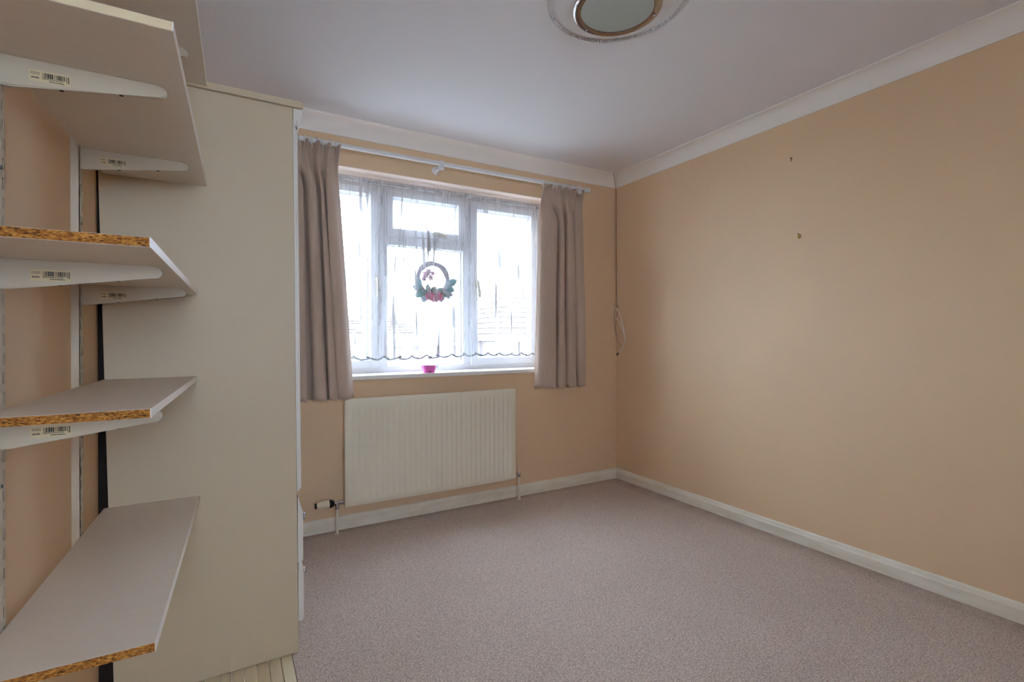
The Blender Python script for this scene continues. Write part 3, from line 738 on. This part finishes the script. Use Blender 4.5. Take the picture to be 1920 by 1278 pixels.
# doors
for y0, y1 in ((WDY + .002, 2.355), (2.360, WDE - .002)):
    bm = bmesh.new(); z0, z1 = .572, 1.872
    A = [(fx(z0) + .001, y0, z0), (fx(z0) + .016, y0, z0), (fx(z0) + .016, y1, z0), (fx(z0) + .001, y1, z0), (fx(z1) + .001, y0, z1), (fx(z1) + .016, y0, z1), (fx(z1) + .016, y1, z1), (fx(z1) + .001, y1, z1)]
    hexa(bm, A); bmesh.ops.bevel(bm, geom=[e for e in bm.edges if all(v.co.x > fx(v.co.z) + .01 for v in e.verts)], offset=.007, segments=3, affect='EDGES')
    d = autosmooth(mesh('door', bm, M['white_trim'], wd))
    yk = y1 - .05 if y0 < 2.1 else y0 + .05
    bm = bmesh.new(); lathe(bm, [(.0, .0), (.007, .0), (.006, .010), (.013, .016), (.014, .022), (.009, .028), (0, .03)], (fx(1.1) + .016, yk, 1.1), 'X', 16); mesh('door_knob', bm, M['chrome'], d, smooth=True)
# drawers
for z0, z1, kz in ((.318, .556, .437), (.108, .312, .229)):
    bm = bmesh.new(); f0 = fx(z0)
    prism(bm, [(f0 + .001, z0), (f0 + .014, z0), (f0 + .019, z0 + .008), (f0 + .0185, z1 - .058), (f0 + .012, z1 - .04), (f0 + .003, z1 - .004), (f0 + .001, z1)] if z1 > .5 else
          [(f0 + .001, z0), (f0 + .014, z0), (f0 + .019, z0 + .008), (f0 + .0185, z1 - .018), (f0 + .012, z1 - .006), (f0 + .001, z1)], 'Y', WDY + .002, WDE - .002)
    dr = autosmooth(mesh('drawer', bm, M['white_trim'], wd))
    for ky in (2.05, 2.62):
        bm = bmesh.new(); lathe(bm, [(0, 0), (.013, 0), (.013, .003), (.006, .006), (.005, .012), (.010, .015), (.0145, .018), (.0145, .021), (.009, .0245), (0, .026)], (f0 + .018, ky, kz), 'X', 16)
        lathe(bm, [(.0, 0), (.018, .0), (.02, .002), (.018, .004), (0, .004)], (f0 + .018, ky, kz), 'X', 8)
        mesh('drawer_knob', bm, M['chrome'], dr, smooth=True, label='faceted chrome knob')
bm = bmesh.new(); box(bm, .17, .205, WDY + .02, WDE - .02, 0, .1); mesh('plinth', bm, M['cream_panel'], wd)

# ------------------------------------------------------------------ shelves on slotted uprights
def ux(y): return -.345 + .0245 * (y - 1.2) + .0       # front face of the uprights / back edge of the shelves
def upright(y, label):
    u = thing('shelf_upright', (lx(y), y, .3), label, 'shelf upright', 'slotted shelf uprights')
    w = .018; z0, z1 = .30, 2.08
    bm = bmesh.new(); t = .0015
    X0, X1 = lx(y) + .0005, ux(y)
    box(bm, X0, X1, y - w, y - w + t, z0, z1); box(bm, X0, X1, y + w - t, y + w, z0, z1)
    mesh('upright_flank', bm, M['upright_side'], u)
    bm = bmesh.new()
    # front web with real slots: two columns
    def web(a, b):
        box(bm, X1 - t, X1, a, b, z0, z1)
    web(y - w, y - .013); web(y - .006, y + .006); web(y + .013, y + w)
    z = z0
    while z < z1 - .03:
        for a in (y - .013, y + .006): box(bm, X1 - t, X1, a, a + .007, z, z + .0145)
        z += .0345
    mesh('slotted_face', bm, M['metal_white'], u)
    bm = bmesh.new(); box(bm, X1 - .006, X1 - .003, y - w + t, y + w - t, z0, z1); mesh('slot_shade_plate', bm, M['slot'], u)  # grey plate stands in for shade inside the slots
    for zz in (.55, .86, 1.42, 1.9):
        bm = bmesh.new(); lathe(bm, [(0, 0), (.0035, 0), (.003, .0015), (0, .002)], (X1, y, zz), 'X', 10); mesh('screw_head', bm, M['slot'], u)
upright(1.2, 'white slotted steel upright at the left edge of the picture')
upright(1.69, 'white slotted steel upright near the wardrobe, smeared with wall paint')

SH = [  # label, top z, thickness, near end y, far front x, near front x, raw end?
    ('lowest white shelf board, long and wide with raw chipboard end', .606, .015, 1.026, -.081, -.107, True),
    ('second white shelf board from the bottom, scratched top and raw chipboard end', .995, .016, 1.075, -.089, -.118, True),
    ('middle white shelf board, barcoded brackets below and raw chipboard end', 1.276, .0155, .948, -.086, -.104, True),
    ('fourth white shelf board from the bottom, cream-edged end above eye level', 1.633, .0155, .972, -.059, -.0757, False),
    ('topmost white shelf board, level with the wardrobe cornice', 1.958, .0155, .98, -.057, -.074, False),
]
SHY = WDY - .001
for lab, z1, th, yn, xf, xn, raw in SH:
    z0 = z1 - th
    s = thing('shelf_board', ((xf + ux(1.5)) / 2, 1.45, z0), lab, 'shelf', 'bracket shelves')
    gap = .0012
    def fr(y, off=0.0): return xn + (xf - xn) * (y - yn) / (SHY - yn) - off
    def bk(y): return ux(y) + gap
    bm = bmesh.new(); e = .0012
    hexa(bm, [(bk(yn), yn + e, z0), (fr(yn, e), yn + e, z0), (fr(SHY, e), SHY, z0), (bk(SHY), SHY, z0),
              (bk(yn), yn + e, z1), (fr(yn, e), yn + e, z1), (fr(SHY, e), SHY, z1), (bk(SHY), SHY, z1)])
    mesh('board', bm, M['shelf_white'], s)
    bm = bmesh.new()
    hexa(bm, [(fr(yn, e), yn, z0), (fr(yn), yn, z0), (fr(SHY), SHY, z0), (fr(SHY, e), SHY, z0),
              (fr(yn, e), yn, z1), (fr(yn), yn, z1), (fr(SHY), SHY, z1), (fr(SHY, e), SHY, z1)])
    mesh('front_edge_band', bm, M['edge_white'], s)
    bm = bmesh.new()
    hexa(bm, [(bk(yn), yn, z0 + .0006), (fr(yn, e), yn, z0 + .0006), (fr(yn, e), yn + e, z0 + .0006), (bk(yn), yn + e, z0 + .0006),
              (bk(yn), yn, z1 - .0006), (fr(yn, e), yn, z1 - .0006), (fr(yn, e), yn + e, z1 - .0006), (bk(yn), yn + e, z1 - .0006)])
    mesh('cut_end', bm, M['chip'] if raw else M['edge_cream'], s, label='raw chipboard end' if raw else 'cream edging strip')

def bracket(y, zt, tip, label, sticker):
    X0 = ux(y) - .001
    b = thing('shelf_bracket', (X0, y, zt - .053), label, 'bracket', 'white shelf brackets')
    w = .006; zt -= .0003
    prof = [(X0, zt), (X0, zt - .053), (X0 + .012, zt - .0535)]
    xt = tip - .011; zc = zt - .0125
    prof.append((xt - .002, zt - .0235))
    for q in range(1, 8):
        a = -math.pi / 2 + math.pi * q / 8; prof.append((xt + .011 * math.cos(a), zc + .011 * math.sin(a)))
    prof.append((xt, zt - .0012)); prof.append((xt - .004, zt))
    bm = bmesh.new(); prism(bm, prof, 'Y', y - w, y + w)
    bmesh.ops.bevel(bm, geom=[e for e in bm.edges if abs(e.verts[0].co.y - e.verts[1].co.y) < 1e-6 and max(v.co.z for v in e.verts) < zt - .002], offset=.0022, segments=2, affect='EDGES')
    autosmooth(mesh('bracket_arm', bm, M['metal_white'], b), 50)
    bm = bmesh.new(); box(bm, X0 - .006, X0 + .002, y - .0015, y + .0015, zt - .05, zt - .004); mesh('hook_tongue', bm, M['metal_white'], b)
    for f in (.34, .70):
        x = X0 + (tip - X0) * f; z = zt - .0535 + .030 * (x - X0 - .012) / (xt - .002 - X0 - .012)
        bm = bmesh.new(); lathe(bm, [(0, 0), (.0036, 0), (.0036, .0016), (0, .0016)], (x, y - w * .1, z - .0006), 'Z', 12)
        mesh('screw_hole', bm, M['black_hole'], b)
    if sticker:
        sx, sz = X0 + .040, zt - .0265
        yf = y - w - .0004
        bm = bmesh.new(); box(bm, sx, sx + .056, yf, y - w + .0001, sz - .0105, sz + .0095); st = mesh('barcode_sticker', bm, M['sticker'], b, label='cream barcode sticker')
        rnd = random.Random(21); yy = yf - .0002
        bm = bmesh.new(); x = sx + .0175
        widths = [1, 1, 2, 1, 3, 3, 3, 1, 1, 1, 2, 3, 2, 1, 2, 1, 1, 2]
        gaps = [2, 1, 1, 1, 1, 1, 2, 2, 1, 1, 1, 1, 1, 1, 2, 1, 2, 1]
        u = .0375 / (sum(widths) + sum(gaps))
        for i, (a, g) in enumerate(zip(widths, gaps)):
            lo_ = sz - (.0022 if 1 < i < 16 else .0052)
            box(bm, x, x + a * u, yy, yf, lo_, sz + .0065); x += (a + g) * u
        mesh('barcode_bars', bm, M['ink'], st)
        bm = bmesh.new()
        for x0, n, z, h in ((sx + .019, 13, sz - .0046, .0016), (sx + .027, 10, sz - .0085, .0022), (sx + .002, 6, sz + .0045, .0012), (sx + .002, 6, sz + .002, .0012), (sx + .003, 5, sz - .0055, .0032)):
            for k in range(n):
                xa = x0 + k * .0021; box(bm, xa, xa + .0013, yy, yf, z, z + h * rnd.uniform(.8, 1.1))
        mesh('printed_text', bm, M['ink'], st)
NEARW = ('lowest', 'second', 'middle', 'fourth', 'topmost')
for i, (lab, z1, th, yn, xf, xn, raw) in enumerate(SH):
    zu = z1 - th
    nt_ = -.104 if i >= 3 else -.113
    ft_ = -.097 if i >= 3 else -.103
    bracket(1.2, zu, nt_, 'white steel bracket on the nearer upright under the %s shelf' % NEARW[i], True)
    bracket(1.69, zu, ft_, 'white steel bracket on the far upright under the %s shelf' % NEARW[i], True)

# ------------------------------------------------------------------ ceiling light and rose
LC = (1.265, 1.412)
rs = thing('ceiling_rose', (LC[0], LC[1], CZ - .03), 'round white plaster ceiling rose with fluted rim', 'ceiling rose')
bm = bmesh.new(); lathe(bm, [(.275, 0), (.275, -.004), (.268, -.010), (.262, -.013), (.256, -.012), (.243, -.008), (.236, -.010), (.215, -.013), (.17, -.012), (.10, -.012), (0, -.012)], (LC[0], LC[1], CZ), 'Z', 96)
autosmooth(mesh('rose_disc', bm, M['rose'], rs), 40)
bm = bmesh.new()
for k in range(150):
    a = 2 * math.pi * k / 150; a2 = a + .012
    tube(bm, [(LC[0] + .246 * math.cos(a), LC[1] + .246 * math.sin(a), CZ - .011), (LC[0] + .252 * math.cos((a + a2) / 2), LC[1] + .252 * math.sin((a + a2) / 2), CZ - .0165), (LC[0] + .258 * math.cos(a2), LC[1] + .258 * math.sin(a2), CZ - .0125)], .0034, 5)
o = mesh('fluted_rim', bm, M['rose'], rs, smooth=True); o['kind'] = 'stuff'
lt = thing('ceiling_light', (LC[0], LC[1], 2.33), 'flush round ceiling light with chrome ring and frosted glass', 'ceiling light')
bm = bmesh.new(); lathe(bm, [(.0, CZ - .0135), (.155, CZ - .0135), (.158, 2.352), (.150, 2.347), (0, 2.347)], (LC[0], LC[1], 0), 'Z', 64); autosmooth(mesh('lamp_base', bm, M['metal_white'], lt))
bm = bmesh.new(); lathe(bm, [(.155, 2.353), (.163, 2.351), (.1645, 2.345), (.1635, 2.3405), (.161, 2.3395), (.137, 2.3385), (.1345, 2.3392), (.1345, 2.345)], (LC[0], LC[1], 0), 'Z', 72, cap=False); autosmooth(mesh('chrome_ring', bm, M['lamp_chrome'], lt), 60)
bm = bmesh.new(); lathe(bm, [(.1345, 2.345), (.1345, 2.3412), (.11, 2.3385), (.07, 2.336), (.03, 2.335), (0, 2.3348)], (LC[0], LC[1], 0), 'Z', 64); autosmooth(mesh('glass_diffuser', bm, M['frost'], lt), 60)
for k in range(3):
    a = math.radians(-20 + 120 * k); bm = bmesh.new()
    lathe(bm, [(0, 0), (.004, 0), (.005, -.003), (.003, -.006), (0, -.007)], (LC[0] + .149 * math.cos(a), LC[1] + .149 * math.sin(a), 2.339), 'Z', 12); mesh('clip_screw', bm, M['chrome'], lt, smooth=True)

# ------------------------------------------------------------------ corner cable, hooks
cb = thing('aerial_cable', (2.67, 3.0, .97), 'brown cable down the corner ending in looped white lead', 'cable')
bm = bmesh.new(); tube(bm, spline([(2.588, 2.932, CZ - .002), (2.62, 2.96, 2.345), (2.672, 3.004, 2.294), (2.678, 3.012, 2.2), (2.679, 3.013, 1.44), (2.672, 3.012, 1.36), (2.66, 3.010, 1.28), (2.668, 3.010, 1.18), (2.674, 3.006, 1.13)], 8), .0022, 8); mesh('brown_lead', bm, M['cable_brown'], cb, smooth=True)
bm = bmesh.new(); tube(bm, spline([(2.683, 3.008, 2.29), (2.683, 3.008, 1.44), (2.681, 2.992, 1.37), (2.679, 3.004, 1.27), (2.675, 3.008, 1.19), (2.672, 2.99, 1.10), (2.676, 2.955, 1.05)], 8), .0022, 8); mesh('brown_lead', bm, M['cable_brown'], cb, smooth=True)
bm = bmesh.new(); tube(bm, spline([(2.655, 3.012, 1.36), (2.668, 2.985, 1.335), (2.673, 2.945, 1.26), (2.674, 2.915, 1.16), (2.674, 2.905, 1.10), (2.674, 2.925, 1.045), (2.672, 2.975, .995)], 8), .0038, 8); mesh('white_lead', bm, M['cable_white'], cb, smooth=True)
bm = bmesh.new(); tube(bm, spline([(2.665, 3.005, 1.28), (2.673, 2.97, 1.24), (2.675, 2.93, 1.17), (2.675, 2.91, 1.12)], 8), .0032, 8); mesh('white_lead', bm, M['cable_white'], cb, smooth=True)
bm = bmesh.new(); tube(bm, [(2.672, 2.975, .995), (2.671, 2.993, .977)], .0058, 10); tube(bm, [(2.671, 2.993, .977), (2.670, 3.001, .969)], .0018, 8); mesh('aerial_plug', bm, M['black'], cb)

h1 = thing('wall_nail', (RX, 1.596, 2.08), 'small dull nail high on the bare wall', 'nail')
bm = bmesh.new(); tube(bm, [(RX, 1.596, 2.098), (RX - .012, 1.596, 2.094)], .0022, 8); lathe(bm, [(0, 0), (.005, 0), (.005, -.0015), (0, -.0015)], (RX - .011, 1.596, 2.094), 'X', 10); mesh('nail_pin', bm, M['nail'], h1)
bm = bmesh.new(); tube(bm, [(RX - .003, 1.596, 2.094), (RX - .006, 1.597, 2.083), (RX - .005, 1.6, 2.078)], .0018, 6); mesh('nail_hook', bm, M['nail'], h1)
h2 = thing('picture_hook', (RX, 1.556, 1.65), 'small brass picture hook on the bare wall', 'hook')
bm = bmesh.new(); box(bm, RX - .003, RX, 1.551, 1.561, 1.652, 1.670, .0008); tube(bm, spline([(RX - .002, 1.556, 1.654), (RX - .008, 1.556, 1.650), (RX - .012, 1.556, 1.655), (RX - .012, 1.556, 1.662)], 5), .0024, 8); mesh('hook_plate', bm, M['brass'], h2)
bm = bmesh.new(); tube(bm, [(RX, 1.556, 1.667), (RX - .012, 1.556, 1.672)], .0018, 8); lathe(bm, [(0, 0), (.0045, 0), (.0045, -.002), (0, -.002)], (RX - .011, 1.556, 1.6718), 'X', 10); mesh('hook_pin', bm, M['nail'], h2)
